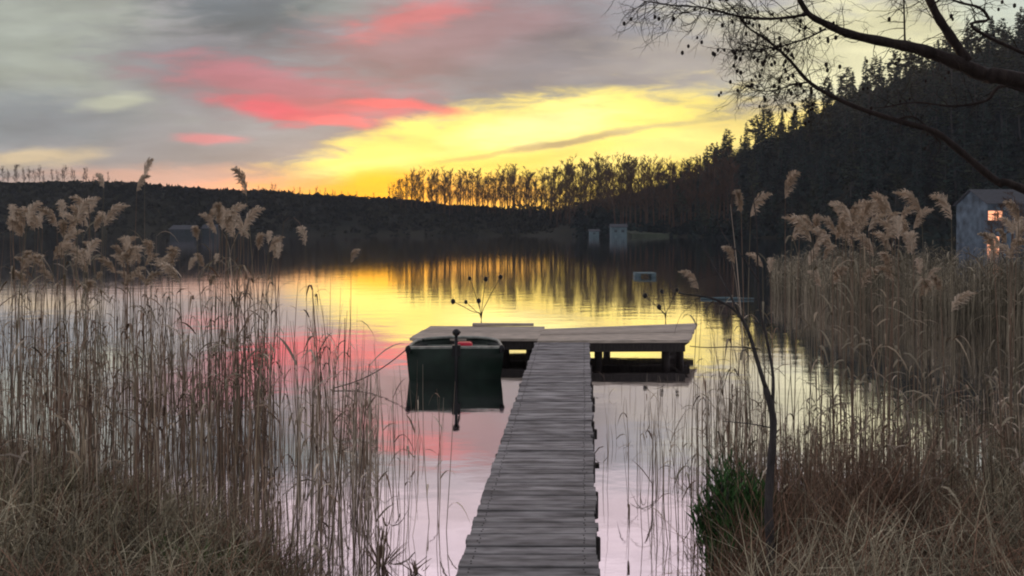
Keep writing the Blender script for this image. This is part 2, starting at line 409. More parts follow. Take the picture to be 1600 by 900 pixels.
def place_tree(name, meshes, loc, s, label, group, sz=None, cat='tree'):
    e = empty(name, label, cat, loc, group); e.scale = (s*rnd.uniform(.8, 1.25), s, sz or s); e.rotation_euler = (rnd.gauss(0, .035), rnd.gauss(0, .035), rnd.uniform(0, 6.28))
    for nm, me in zip(('trunk', 'crown'), meshes):
        o = bpy.data.objects.new(nm, me); COL.objects.link(o); o.parent = e
    return e
TOPS = [(600, 292), (630, 272), (650, 262), (700, 262), (760, 264), (800, 256), (850, 262), (890, 246), (940, 240), (980, 242), (1030, 246), (1060, 250), (1110, 236), (1150, 226)]
for i in range(160):
    px = 606+ i*3.4+rnd.uniform(-3, 3); t = rnd.uniform(.45, .98) if px < 850 else rnd.uniform(.1, .8)
    base = zatL(px, t) if px < 960 else (zatL(px, .5) if i % 2 else zatR(px, .15))
    ty = interp(px, TOPS)+abs(rnd.gauss(0, 12))-3; top = HC+(HY-ty)/F*base.y
    H = top-base.z
    place_tree('bare_tree', BARE[i % 6], base, H/15.5*.9, 'slender leafless tree in the row against the yellow sky across the lake', 'leafless trees against the yellow sky', H/15.5)
for i in range(26):
    px = -20+ i*8.2+rnd.uniform(-4, 4); base = zatL(px, .98); ty = 258+rnd.uniform(-4, 12)+(0 if px < 140 else 14); H = (HY-ty)/F*base.y+HC-base.z
    place_tree('bare_tree', BARE[i % 6], base, H/15.5, 'small hazy leafless tree on the crest of the left hill', 'leafless trees on the left crest')
for i in range(22):
    px = 405+i*8.6+rnd.uniform(-4, 4); base = zatL(px, .98); ty = interp(px, CREST_L)-rnd.uniform(6, 20); H = (HY-ty)/F*base.y+HC-base.z
    place_tree('bare_tree', BARE[i % 6], base, H/15.5, 'tiny leafless tree on the hill crest below the orange glow', 'tiny leafless trees under the glow')

def conifer_mesh(seed, H, pine):
    r = random.Random(seed); tr = MB(); cr = MB()
    tr.tube([(0, 0, -1), (r.uniform(-.1, .1), 0, H*.5), (0, 0, H*.97)], [.25, .17, .04], 5)
    z0 = H*(.42 if pine else .12)
    n = 75 if pine else 120
    for i in range(n):
        t = (i+r.random())/n; z = z0+(H-z0)*t
        if pine: L_ = H*.16*math.sin(min(1, (1-t)*1.25+.15)*math.pi/1.7)*r.uniform(.5, 1.25)
        else: L_ = H*.17*(1-t)**.85*r.uniform(.6, 1.2)+.25
        a = r.uniform(0, 6.28); d = Vector((math.cos(a), math.sin(a), r.uniform(-.1, .5) if pine else r.uniform(-.4, .0)))
        side = Vector((-math.sin(a), math.cos(a), 0))
        for k in range(6):
            q = Vector((0, 0, z))+d*L_*(.2+.8*(k+r.random())/6); w = .2+L_*.3*(1.15-k/6)
            sd = (side+Vector((r.uniform(-.6, .6), r.uniform(-.6, .6), r.uniform(-.6, .6)))).normalized()*w*r.uniform(.5, 1)
            e = (d*.6+Vector((r.uniform(-.4, .4), r.uniform(-.4, .4), r.uniform(-.5, .3))))*w*1.2
            b = len(cr.v); cr.v += [tuple(q-sd), tuple(q+sd), tuple(q+e+sd*.3), tuple(q+e*.8-sd*.5)]; cr.f.append((b, b+1, b+2, b+3))
    return tr, cr
CON = []
for k in range(8):
    pine = k % 3 == 0
    tr, cr = conifer_mesh(300+k, 18, pine); CON.append((tr.mesh('trunk', M['bark']), cr.mesh('crown', M['needles2' if pine else 'needles'])))
RTOP = [(1040, 246), (1100, 222), (1160, 202), (1200, 182), (1240, 168), (1280, 160), (1320, 118), (1400, 92), (1480, 72), (1560, 52), (1620, 42), (2400, 40)]
cnt = 0
def conifer(px, t, H=None, front=False):
    global cnt
    p = zatR(px, t); p.z -= .3; k = cnt % 8; pine = k % 3 == 0; cnt += 1
    if H is None: H = rnd.uniform(11, 18)
    crest = t > .85
    lab = ('tall pine with a high crown' if pine else 'dark pointed spruce') + (' on the skyline of the right hill' if crest else ' on the dark slope of the right hill')
    grp = ('pines' if pine else 'spruces') + (' on the right skyline' if crest else ' on the right slope')
    place_tree('pine_tree' if pine else 'spruce_tree', CON[k], p, H/18*rnd.uniform(.9, 1.15), lab, grp, H/18)
for i in range(112):
    px = 1045+i*5.6+rnd.uniform(-4, 4); t = rnd.uniform(.80, 1.0); p = zatR(px, t)
    H = max(6, (HY-interp(px, RTOP)-13-abs(rnd.gauss(0, 11)))/F*p.y+HC-p.z)
    conifer(px, t, H)
for t0, n, a in ((.04, 22, 1080), (.14, 24, 1050), (.28, 30, 1060), (.42, 34, 1080), (.58, 36, 1100), (.73, 38, 1110)):
    for i in range(n):
        px = a+(1670-a)*(i+rnd.random())/n; conifer(px, t0+rnd.uniform(-.05, .05), None if t0 > .1 else rnd.uniform(7, 12))
# low undergrowth between the right hill's trees, one mass
mb = MB()
for i in range(5200):
    px = rnd.uniform(900, 1750); t = rnd.random(); p = zatR(px, t); h = rnd.uniform(1.0, 3.2)
    for k in range(4):
        a = rnd.uniform(0, 6.28); w = rnd.uniform(.7, 1.8); c = p+Vector((rnd.uniform(-1.5, 1.5), rnd.uniform(-1.5, 1.5), h*rnd.uniform(.1, .9)))
        s = Vector((math.cos(a), math.sin(a), rnd.uniform(-.3, .3)))*w; up = Vector((rnd.uniform(-.5, .5), rnd.uniform(-.5, .5), 1))*h*.4
        b = len(mb.v); mb.v += [tuple(c-s), tuple(c+s*.8-up*.4), tuple(c+up)]; mb.f.append((b, b+1, b+2))
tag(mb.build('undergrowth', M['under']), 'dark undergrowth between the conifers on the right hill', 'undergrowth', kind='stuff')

# ------------------------------------------------------------------ far buildings
def house(name, label, cx, cy, w, d, h, roof_h, wallm, wins, rot=0, base=0.0, cat='house', lit=()):
    e = empty(name, label, cat, (cx, cy, base)); e.rotation_euler = (0, 0, rot)
    m = MB(); m.box((0, 0, h/2-.5), (w, d, h+1)); 
    b = len(m.v); m.v += [(-w/2, -d/2, h), (w/2, -d/2, h), (w/2, d/2, h), (-w/2, d/2, h), (-w/2, 0, h+roof_h*.96), (w/2, 0, h+roof_h*.96)]
    m.f += [(b, b+4, b+3), (b+1, b+2, b+5)]
    m.build('wall', wallm, e)
    rf = MB(); o_ = .35
    for sg in (-1, 1):
        rf.hexa([(-w/2-o_, sg*(d/2+o_), h-.12), (w/2+o_, sg*(d/2+o_), h-.12), (w/2+o_, 0, h+roof_h), (-w/2-o_, 0, h+roof_h)],
                [(-w/2-o_, sg*(d/2+o_), h), (w/2+o_, sg*(d/2+o_), h), (w/2+o_, 0, h+roof_h+.12), (-w/2-o_, 0, h+roof_h+.12)])
    rf.build('roof', M['roof'], e)
    for i, (wx, wz, ww, wh) in enumerate(wins):
        fr = MB()
        for sx in (-1, 1): fr.box((wx+sx*ww/2, -d/2-.03, wz), (.1, .1, wh+.1))
        for sz in (-1, 1): fr.box((wx, -d/2-.032, wz+sz*wh/2), (ww+.12, .11, .1))
        fr.box((wx, -d/2-.06, wz), (.08, .05, wh)); fr.box((wx, -d/2-.063, wz+wh*.12), (ww, .05, .07))
        fo = fr.build('window', wallm, e)
        g = MB(); g.box((wx, -d/2-.015, wz), (ww-.1, .05, wh-.1)); go = g.build('pane', M['lamp'] if i in lit else M['glass'], fo)
        if i in lit: fo['label'] = 'window glowing orange'
    return e
house('boathouse', 'small pale blue boathouse at the waterline of the far shore', at(966, 0, 262).x, 262, 5.2, 5, 2.9, .9, M['bwall'], [(-1.2, 1.5, 1, 1), (1.2, 1.5, 1, 1)], base=.5, cat='boathouse')
house('shed', 'tiny pale shed left of the boathouse on the far shore', at(928, 0, 264).x, 264, 3.2, 3, 1.7, .5, M['bwall'], [(0, .9, .8, .7)], base=.3, cat='shed')
house('house', 'pale house low on the shore below the left hill', at(290, 0, 262).x, 262, 8, 6, 2.3, 1.3, M['wwall'], [(-3, 1.5, 1.2, 1.1), (0, 1.5, 1.2, 1.1), (3, 1.5, 1.2, 1.1)], base=.3)
house('cabin', 'small dark grey cabin right of the pale house on the left shore', at(330, 0, 264).x, 264, 4.5, 4, 2.6, 1.2, M['wwall'], [(0, 1.3, 1.2, 1)], base=.3, cat='cabin')
hz = at(1556, 0, 118)
house('lake_house', 'bluish lake house with two glowing orange windows behind the right reeds', at(1528, 0, 118).x+5.3, 118, 12.6, 8, 6.2, 2.2, M['hwall'],
      [(-5.2, 4.4, 2.2, 1.5), (-5.5, .55, 1.9, 1.6), (-1.4, 4.6, 1.3, 1.4), (1.6, 4.6, 1.3, 1.4), (4.4, 4.6, 1.3, 1.4), (-1.4, 1.4, 1.3, 1.4), (1.6, 1.4, 1.3, 1.4), (4.4, 1.4, 1.3, 1.4)], base=0.0, lit=(0, 1))
for px, D, H in ((1550, 96, 4.6), (1566, 94, 6.2), (1582, 100, 7.5), (1606, 92, 6.5)):
    p = at(px, 0, D); place_tree('leafless_shrub', BARE[int(px) % 6], (p.x, D, -.1), H/15.5*1.4, 'leafless shrub in front of the bluish lake house at the right edge', 'shrubs before the lake house', H/15.5, 'shrub')
p = at(1010, 432, 36)
r_ = empty('raft', 'small pale blue raft floating beyond the right end of the platform', 'raft', (p.x, 36.5, 0))
m = MB(); 
for k in range(5): m.box((0, -.4+.2*k, .18), (.95, .18, .04))
m.build('deck', M['bwall'], r_)
for sx in (-.36, .36):
    m = MB(); m.tube([(sx, -.45, .08), (sx, .45, .08)], .12, 10); m.build('float', M['bwall'], r_, True)
m = MB(); a = at(1095, 0, 24.5); b = at(1178, 0, 24.3); m.tube([(a.x, a.y, .03), ((a.x+b.x)/2, 24.45, .045), (b.x, b.y, .03)], [.03, .045, .035], 8)
tag(m.build('floating_log', M['bwall'], smooth=True), 'thin pale log floating on the water behind the sapling', 'log')

# ------------------------------------------------------------------ jetty
jet = empty('jetty', 'weathered grey plank jetty running out to a T-shaped platform', 'jetty')
def jx(D, side): 
    c = -.346+(D-4.62)*.0896; w = .866+(D-4.62)*.0042
    return c+(w if side > 0 else 0)
def jz(D): return .12+(D-4.62)*.02778
m = MB(); D = 2.6; nails = MB()
while D < 12.7:
    w = rnd.uniform(.082, .096); g = rnd.uniform(.006, .012)
    if D+w > 12.74: break
    dz = rnd.uniform(-.006, .006); l0 = rnd.gauss(0, .007); r0 = rnd.gauss(0, .008); tw = rnd.uniform(-.004, .004)
    def P(DD, s, zo): return (jx(DD, s)+(l0 if s < 0 else r0), DD+(tw if s > 0 else -tw), jz(DD)+dz+zo)
    m.hexa([P(D, -1, -.032), P(D, 1, -.032), P(D+w, 1, -.032), P(D+w, -1, -.032)], [P(D, -1, 0), P(D, 1, 0), P(D+w, 1, 0), P(D+w, -1, 0)])
    for s_ in (-1, 1):
        for q_ in (.3, .7):
            nx = jx(D, s_)-s_*.08+rnd.gauss(0, .006); ny = D+w*q_+rnd.gauss(0, .004); nails.tube([(nx, ny, jz(ny)+dz-.004), (nx, ny, jz(ny)+dz+.003)], .005, 6)
    D += w+g
nb_ = nails.build('nails', M['beam'], jet); nb_['kind'] = 'stuff'
o = m.build('walkway_deck', M['plank'], jet)
bv = o.modifiers.new('bevel', 'BEVEL'); bv.width = .004; bv.segments = 1
for s in (-1, 1):
    m = MB(); off = .08*(-s)
    a, b = 2.6, 12.68
    m.hexa([(jx(a, s)+off-.04, a, jz(a)-.17), (jx(a, s)+off+.04, a, jz(a)-.17), (jx(b, s)+off+.04, b, jz(b)-.17), (jx(b, s)+off-.04, b, jz(b)-.17)],
           [(jx(a, s)+off-.04, a, jz(a)-.036), (jx(a, s)+off+.04, a, jz(a)-.036), (jx(b, s)+off+.04, b, jz(b)-.036), (jx(b, s)+off-.04, b, jz(b)-.036)])
    m.build('beam', M['beam'], jet)
for D in (5.3, 6.15, 7.1, 8.2, 9.6, 11.1):
    for s in (-1, 1):
        m = MB(); x = jx(D, s)-.012*s+rnd.gauss(0, .006); m.tube([(x, D, -1.2), (x, D, jz(D)-.06)], .034, 8); m.build('post', M['beam'], jet, True)
    m = MB(); m.box(((jx(D, -1)+jx(D, 1))/2, D+.09, jz(D)-.21), (1.0, .06, .08)); m.build('crossbeam', M['beam'], jet)
def platform(name, FL, FR, BR, BL, nb, th=.05):
    m = MB()
    for i in range(nb):
        a, b = i/nb+.004, (i+1)/nb-.004
        e0 = rnd.uniform(-.012, .015); e1 = rnd.uniform(-.012, .015); dz = rnd.uniform(-.004, .004)
        l0 = FL.lerp(BL, a); l1 = FL.lerp(BL, b); r0 = FR.lerp(BR, a); r1 = FR.lerp(BR, b)
        q = [l0+Vector((e0, 0, dz)), r0+Vector((e1, 0, dz)), r1+Vector((e1, 0, dz)), l1+Vector((e0, 0, dz))]
        m.hexa([v-Vector((0, 0, th)) for v in q], q)
    o = m.build(name, M['platform'], jet); bv = o.modifiers.new('bevel', 'BEVEL'); bv.width = .006; bv.segments = 1
    m = MB()
    for (A, B) in ((FL, FR), (BL, BR), (FL.lerp(BL, .5), FR.lerp(BR, .5))):
        d = (B-A).normalized()*.06; n = Vector((0, .03, 0)); dn = Vector((0, 0, th+.003)); dd = Vector((0, 0, th+.15)); sh = Vector((0, .06, 0))
        A2, B2 = A+d+sh, B-d+sh
        m.hexa([A2-n-dd, B2-n-dd, B2+n-dd, A2+n-dd], [A2-n-dn, B2-n-dn, B2+n-dn, A2+n-dn])
    m.build('platform_frame', M['beam'], jet)
V = Vector
def zpt(px, py, z):
    D = (HC-z)*F/(py-HY); return Vector(((px-800)/F*D, D, z))
FLr, FRr, BRr, BLr = zpt(838, 532, .372), zpt(1077, 531, .385), zpt(1089, 505, .44), zpt(848, 514, .372)
platform('platform_deck', FLr, FRr, BRr, BLr, 9)
FLl, FRl, BRl, BLl = zpt(639, 528, .362), zpt(841, 529, .366), zpt(850, 510, .366), zpt(672, 509, .362)
platform('platform_deck', FLl, FRl, BRl, BLl, 8)
m = MB(); a = zpt(738, 508, .39); b = zpt(834, 508, .39); m.hexa([a+V((0, 0, -.02)), b+V((0, 0, -.02)), b+V((0, .16, -.02)), a+V((0, .16, -.02))], [a+V((0, 0, .025)), b+V((0, 0, .02)), b+V((0, .16, .02)), a+V((0, .16, .025))])
m.build('edge_board', M['platform'], jet)
for (px, D) in ((1040, 13.0), (1062, 13.6), (935, 13.0), (948, 14.6), (828, 13.3), (790, 13.4), (762, 14.6), (668, 13.5), (1052, 14.8)):
    m = MB(); x = (px-800)/F*D; m.tube([(x, D, -1.3), (x, D, .31)], .07, 8); m.build('post', M['beam'], jet, True)
m = MB(); a = zpt(1010, 540, .3); m.hexa([V((2.55, 13.05, .02)), V((2.62, 13.05, .02)), V((2.62, 13.1, .02)), V((2.55, 13.1, .02))], [V((2.95, 13.05, .3)), V((3.02, 13.05, .3)), V((3.02, 13.1, .3)), V((2.95, 13.1, .3))])
m.build('brace', M['beam'], jet)

# ball tipped stands behind the platform
def stalks(px, label, balls, side=1):
    D = 15.15; e = empty('ball_stalk_bunch', label, 'stalks', ((px-800)/F*D, D, 0), absolute=False); bx = e.location.x
    for (bpx, bpy) in balls:
        q = at(bpx, bpy, D); m = MB()
        top = (q.x-bx, 0, q.z); m.tube(smooth_path([(0, 0, -.6), (0, 0, .45), ((q.x-bx)*.35, 0, .45+(q.z-.45)*.45), top], 4), .007, 5)
        st = m.build('stalk', M['black'], e, True); m = MB(); m.ball(top, .042*rnd.uniform(.85, 1.15), 8, sz=1.25); m.build('ball', M['black'], st, True)
    return e
stalks(752, 'bunch of thin stalks tipped with dark balls behind the left half of the platform', [(734, 435), (759, 436), (782, 433), (708, 471), (728, 472), (748, 470)])
stalks(1040, 'bunch of thin ball-tipped stalks behind the right end of the platform', [(1008, 462), (1034, 455), (1058, 453), (1030, 480)])

# ------------------------------------------------------------------ rowing boat
SX, SY = (711-800)/F*11.36, 11.36
boat = empty('rowing_boat', 'dark green rowing boat moored stern-on beside the jetty platform', 'boat', (SX, SY, 0)); boat.rotation_euler = (0, 0, R(2))
LB = 1.34; WB = .70
def bw(t): return WB*(1-.10*t if t < .45 else (1-.045)*math.sqrt(max(0, 1-((t-.45)/.56)**2.4)))
def sheer(t): return .455-.03*t
sec = []
NT, NP = 18, 12
mh = MB()
for i in range(NT+1):
    t = i/NT; hw = max(bw(t), .03); hz_ = sheer(t); y = t*LB; kb = -.14+.25*t**4
    for j in range(NP+1):
        s = -1+2*j/NP; a = abs(s)
        xx = math.copysign(hw*(min(1, a/.5)**.7)*(.93+.07*max(0, (a-.5)/.5)), s) if a else 0
        zz = kb+(hz_-kb)*max(0, (a-.35)/.65)**1.15
        mh.v.append((xx, y, zz))
for i in range(NT):
    for j in range(NP):
        a = i*(NP+1)+j; mh.f.append((a, a+1, a+NP+2, a+NP+1))
mh.f.append(tuple(range(NP+1))[::-1])
o = mh.build('hull', M['hull'], boat, True)
sm = o.modifiers.new('solid', 'SOLIDIFY'); sm.thickness = .03; sm.offset = -1
m = MB()
m.box((0, .02, .20), (2*WB*.925, .05, .50)); 
tr_ = m.build('transom', M['hull'], boat)
m = MB(); m.box((0, .02, .468), (2*WB*.98, .075, .03)); m.build('transom_cap', M['gunwale'], boat)
m = MB(); rail = [(-bw(i/24), i/24*LB, sheer(i/24)+.01) for i in range(25)]+[(bw(i/24), i/24*LB, sheer(i/24)+.01) for i in range(23, -1, -1)]
m.tube(rail, .024, 6); m.build('gunwale', M['gunwale'], boat, True)
m = MB(); m.box((0, .42, .33), (1.26, .26, .03)); m.build('seat', M['inside'], boat)
m = MB(); m.box((0, .98, .34), (.96, .2, .03)); m.build('seat', M['inside'], boat)
m = MB(); m.box((0, .6, .06), (.85, .9, .03)); m.build('floorboards', M['inside'], boat)
for sx in (-1, 1):
    m = MB(); m.ball((sx*(WB*.985), .0, .44), .05, 8, sz=1.3); m.build('corner_fender', M['black'], boat, True)
mo = MB(); mo.tube([(.02, -.07, -.45), (.02, -.07, .66)], .024, 10); mot = mo.build('outboard_motor', M['black'], boat, True)
m = MB(); m.ball((.02, -.07, .70), .06, 10, sy=1.3, sz=.9); m.build('motor_head', M['black'], mot, True)
m = MB(); m.box((.02, -.02, .43), (.12, .12, .16)); m.build('clamp', M['black'], mot)
m = MB(); m.tube([(.02, -.02, .70), (.04, .2, .68), (.06, .38, .64)], .016, 8); m.build('tiller', M['black'], mot, True)
m = MB(); m.box((.20, .0, 0), (.30, .2, .13)); 
rc = m.build('fuel_can', M['red']); tag(rc, 'small red fuel can resting in the stern of the rowing boat', 'fuel can'); rc.scale = (.8, 1, 1.1); rc.location = (SX-.03, SY+.17, .455)
bv = rc.modifiers.new('b', 'BEVEL'); bv.width = .05; bv.segments = 3
m = MB(); m.box((.2, 0, .3825), (.2, .16, .02))
A_ = Vector((SX-.68, SY+.03, .47)); B_ = at(520, 606, 10.6); B_.z = .02
pts = [A_.lerp(B_, k/14)-Vector((0, 0, .10*math.sin(math.pi*k/14))) for k in range(15)]
m = MB(); m.tube(pts, .008, 6); tag(m.build('mooring_rope', M['rope'], smooth=True), 'thin dark rope slanting from the boat down into the left reeds', 'rope')

# ------------------------------------------------------------------ reeds
def stem_pts(r, base, H, lean=.06, n=6):
    a = r.uniform(0, 6.28); k = r.gauss(0, lean)*H; c = r.gauss(0, .03)*H
    return [Vector((base[0]+math.cos(a)*k*(i/n)**1.6+c*math.sin(i/n*3), base[1]+math.sin(a)*k*(i/n)**1.6, base[2]+H*i/n)) for i in range(n+1)]
def add_leaf(mb, r, p, L_, w, droop=.6, up=.9):
    a = r.uniform(0, 6.28); d = Vector((math.cos(a), math.sin(a), 0)); side = Vector((-math.sin(a), math.cos(a), r.uniform(-.4, .4))); n = 5
    pts = []
    for i in range(n+1):
        t = i/n; pts.append(p+d*(L_*.75*t)+Vector((0, 0, L_*(up*t-droop*1.6*t*t))))
    mb.strip(pts, [w*(.5+1.2*math.sin(math.pi*min(1, t_/n+.15)))*.7 if t_ < n else .0005 for t_ in range(n+1)], side)
def add_plume(mb, r, p, d0, L_, full=1.0):
    a = r.uniform(0, 6.28); dr = Vector((math.cos(a), math.sin(a), 0)); n = 9; axis = []
    for i in range(n+1):
        t = i/n; axis.append(p+Vector((0, 0, L_*(t*.95-.38*t*t)))+dr*L_*.55*t*t)
    mb.tube(axis, [.0025]*n+[.0008], 3, False)
    for k in range(int(190*full)):
        t = r.random()**.9; i = min(n-1, int(t*n)); q = axis[i].lerp(axis[i+1], t*n-i)
        ln = L_*(.16+.26*math.sin(math.pi*min(1, t*.9+.12)))*r.uniform(.5, 1.1)
        b = r.uniform(0, 6.28); d = (Vector((math.cos(b)*.55, math.sin(b)*.55, .7))+dr*.75).normalized()
        e = q+d*ln*.6; e2 = e+d*ln*.35-Vector((0, 0, ln*.3))
        s = Vector((r.uniform(-1, 1), r.uniform(-1, 1), r.uniform(-1, 1))).normalized()
        mb.strip([q, e, e2], [.002, .0095, .003], s)
PROTO = []
for k in range(8):
    r = random.Random(50+k); H = 2.3; st = MB(); lf = MB(); pl = MB()
    pts = stem_pts(r, (0, 0, 0), H, .04, 8); st.tube(pts, [.0036]*5+[.0032, .003, .0026, .002], 4, False)
    for j in range(3): add_leaf(lf, r, pts[3+(j*2+k) % 5], r.uniform(.2, .4), .013, r.uniform(.3, .9))
    add_plume(pl, r, pts[-1], None, r.uniform(.17, .30), r.uniform(.75, 1.2))
    PROTO.append((st.mesh('stem', M['stemd' if k % 2 else 'fars']), lf.mesh('leaves', M['fars' if k % 3 else 'leafd']), pl.mesh('plume', M['plume'])))
def reed(px, py_top, D, label, group, k=None, base_z=None, s=None):
    """a plumed reed whose plume stands near (px, py_top) when seen from the landing"""
    q = at(px, py_top, D); bz = max(-.25, gz(q.x, D)) if base_z is None else base_z
    H = q.z-bz; e = empty('reed', label, 'reed', (q.x, D, bz), group)
    e.scale = (1, 1, H/2.5); e.rotation_euler = (0, 0, rnd.uniform(0, 6.28))
    for nm, me in zip(('stem', 'leaves', 'plume'), PROTO[rnd.randrange(8) if k is None else k]):
        o = bpy.data.objects.new(nm, me); COL.objects.link(o); o.parent = e
    if s:
        for ch in e.children: pass
GL = 'plumed reeds of the left stand'
LP = []
for (cx, cy, sx, sy, n) in ((40, 330, 45, 25, 14), (115, 350, 25, 35, 9), (130, 318, 28, 16, 8), (190, 370, 25, 22, 8), (220, 390, 22, 25, 6), (150, 400, 40, 25, 8), (60, 400, 45, 25, 8), (350, 320, 26, 22, 14), (380, 340, 20, 22, 8), (320, 395, 25, 25, 5), (255, 400, 25, 22, 5), (430, 372, 12, 10, 3)):
    for i in range(n): LP.append((rnd.gauss(cx, sx*.7), rnd.gauss(cy, sy*.6)))
for px, py in LP:
    reed(px, py, rnd.uniform(5.6, 8.6), 'beige plumed reed crowded in the left stand before the dark far hill', GL)
reed(143, 250, 6.2, 'tall reed whose drooping plume rises above the skyline at far left', None, 2)
reed(205, 262, 8.0, 'thin dark reed tip above the crest, left of the tallest thin one', None, 1)
reed(238, 240, 8.6, 'tallest thin reed sticking up above the left crest', None, 4)
reed(380, 262, 6.5, 'lone reed with a forked plume above the crest left of the orange glow', None, 0)
reed(437, 372, 7.0, 'short-plumed reed just right of the left cluster over the water', None, 5)
reed(490, 352, 7.4, 'small upright reed plume second from the right of the left stand', None, 6)
reed(533, 376, 6.6, 'rightmost reed plume of the left stand, bent to the right', None, 3)
GR = 'plumed reeds of the right stand'
RP = []
for (cx, cy, sx, sy, n) in ((1252, 340, 14, 20, 4), (1300, 318, 22, 20, 7), (1350, 305, 30, 14, 13), (1345, 325, 30, 14, 7), (1400, 318, 22, 18, 6), (1320, 350, 40, 20, 8), (1400, 355, 30, 20, 6), (1300, 400, 50, 22, 7), (1460, 430, 40, 25, 5), (1440, 400, 40, 20, 5), (1585, 335, 20, 30, 12), (1556, 372, 14, 16, 3)):
    for i in range(max(2, int(n*.85))): RP.append((rnd.gauss(cx, sx*.7), rnd.gauss(cy, sy*.6)))
for px, py in RP:
    if 1508 < px < 1548 and 300 < py < 410: continue
    reed(px, py, rnd.uniform(5.0, 7.6), 'beige plumed reed crowded in the right stand before the dark forest', GR)
reed(1168, 285, 5.6, 'reed plume at the left edge of the right stand, left of a taller one', None, 1)
reed(1190, 292, 5.7, 'full reed plume low beside the leftmost tall plumes on the right', None, 4)
reed(1228, 262, 5.6, 'tallest reed plume of the right stand above the others', None, 7)
reed(1140, 368, 5.2, 'drooping reed plume hanging left of the sapling top', None, 3)
reed(1080, 412, 5.4, 'small pale reed plume farthest left on the right side', None, 5)
reed(1206, 378, 5.0, 'pale reed plume just right of the sapling stem', None, 2)
reed(1460, 295, 5.4, 'curled reed plume second from the right, before the dark slope', None, 6)
reed(1486, 300, 5.3, 'curled reed plume left of the glowing orange windows', None, 0)

# dense stems nobody could count
def reed_mass(name, label, n, pos, hfun, mats, leafp=1.4, rad=.0042, lean=.05, seed=1):
    r = random.Random(seed); mbs = [MB() for _ in mats]
    for i in range(n):
        x, y = pos(r); z = max(-.3, gz(x, y)); H = hfun(r, x, y)-z
        if H < .2: continue
        k = r.randrange(len(mats)); pts = stem_pts(r, (x, y, z), H, lean, 6)
        w = rad*r.uniform(.7, 1.3)
        mbs[k].tube(pts, [w, w, w*.95, w*.9, w*.8, w*.65, w*.35], 3, False)
        nl = int(leafp+r.random())
        for j in range(nl): add_leaf(mbs[k], r, pts[r.randrange(2, 7)], r.uniform(.15, .4), r.uniform(.007, .016), r.uniform(.2, 1.0))
    root = None
    for k, (b, mt) in enumerate(zip(mbs, mats)):
        if root is None: root = b; mb0 = mt
    # one mesh, several materials
    big = MB(); idx = []
    for k, b in enumerate(mbs):
        off = len(big.v); big.v += b.v; big.f += [tuple(q+off for q in f) for f in b.f]; idx += [k]*len(b.f)
    me = bpy.data.meshes.new(name); me.from_pydata(big.v, [], big.f)
    for mt in mats: me.materials.append(mt)
    me.polygons.foreach_set('material_index', idx); me.update()
    o = bpy.data.objects.new(name, me); COL.objects.link(o); tag(o, label, 'reeds', kind='stuff'); return o
def posL(r):
    while True:
        D = 4.4+9.5*r.random()**1.3; px = r.uniform(-60, 530) if r.random() < .95 else r.uniform(530, 590)
        if px > 300 and D > 9: continue
        if px < 380 or r.random() < 1.0: return (px-800)/F*D, D
CL = [r0 for r0 in (410, 385, 240, 300, 150, 495, 90, 350)]
def posLc(r):
    D = 5+4*r.random(); px = r.choice(CL)+r.gauss(0, 13); return (px-800)/F*D, D
def hL(r, x, y):
    px = 800+x/y*F; t = interp(px, [(0, 440), (200, 448), (430, 452), (545, 480)]) + r.gauss(0, 45)+abs(r.gauss(0, 90))
    z = HC+(HY-t)/F*y
    return max(.4, min(2.3, z)) if r.random() > .3 else r.uniform(.3, 1.3)
reed_mass('reed_bed', 'dense dry reed stems standing in the water left of the jetty', 820, posL, hL, [M['stem'], M['stemd'], M['leafd']], seed=3, leafp=.8, rad=.0036)
reed_mass('reed_clump', 'darker thick reed clumps inside the left reed bed', 230, posLc, hL, [M['stemd']], leafp=2.2, seed=4, rad=.005)
def posR(r):
    while True:
        D = 4.9+4.5*r.random(); px = 1085+555*r.random()**.75; x = (px-800)/F*D
        if D > interp(x, SHORE)+1.9+(.8 if px < 1220 else 0): continue
        return x, D
def hR(r, x, y):
    px = 800+x/y*F; t = interp(px, [(1085, 640), (1150, 610), (1230, 670), (1330, 700), (1600, 715)])+r.gauss(0, 40)-(abs(r.gauss(0, 130)) if r.random() < .16 else 0)
    return max(.4, min(2.4, HC+(HY-t)/F*y)) if r.random() > .5 else r.uniform(.3, .9)
reed_mass('reed_bed', 'dry reed stems on the near right bank around the sapling', 1050, posR, hR, [M['stem'], M['stemd'], M['fars'], M['fars']], seed=5, leafp=1.0)
def posRf(r):
    px = r.uniform(1205, 1720); D = interp(px, [(1205, 26), (1300, 22), (1450, 18.5), (1600, 16.5), (1720, 15.5)])+8*r.random()**1.3
    return (px-800)/F*D, D
# the far right bed stands in open water
r = random.Random(9); mbf = MB()
for i in range(3400):
    x, y = posRf(r); px = 800+x/y*F
    H = min(2.0, r.gauss(1.3, .22))*(interp(px, [(1205, .7), (1290, 1), (1400, 1)])); pts = stem_pts(r, (x, y, -.1), H+.1, .05, 5); w = r.uniform(.004, .008)
    mbf.tube(pts, [w, w, w, w*.8, w*.6, w*.3], 3, False)
    for j in range(2): add_leaf(mbf, r, pts[r.randrange(2, 6)], r.uniform(.2, .5), r.uniform(.012, .024), r.uniform(.2, 1))
tag(mbf.build('reed_bed', M['fars']), 'olive reed bed across the strip of water at right', 'reeds', kind='stuff')
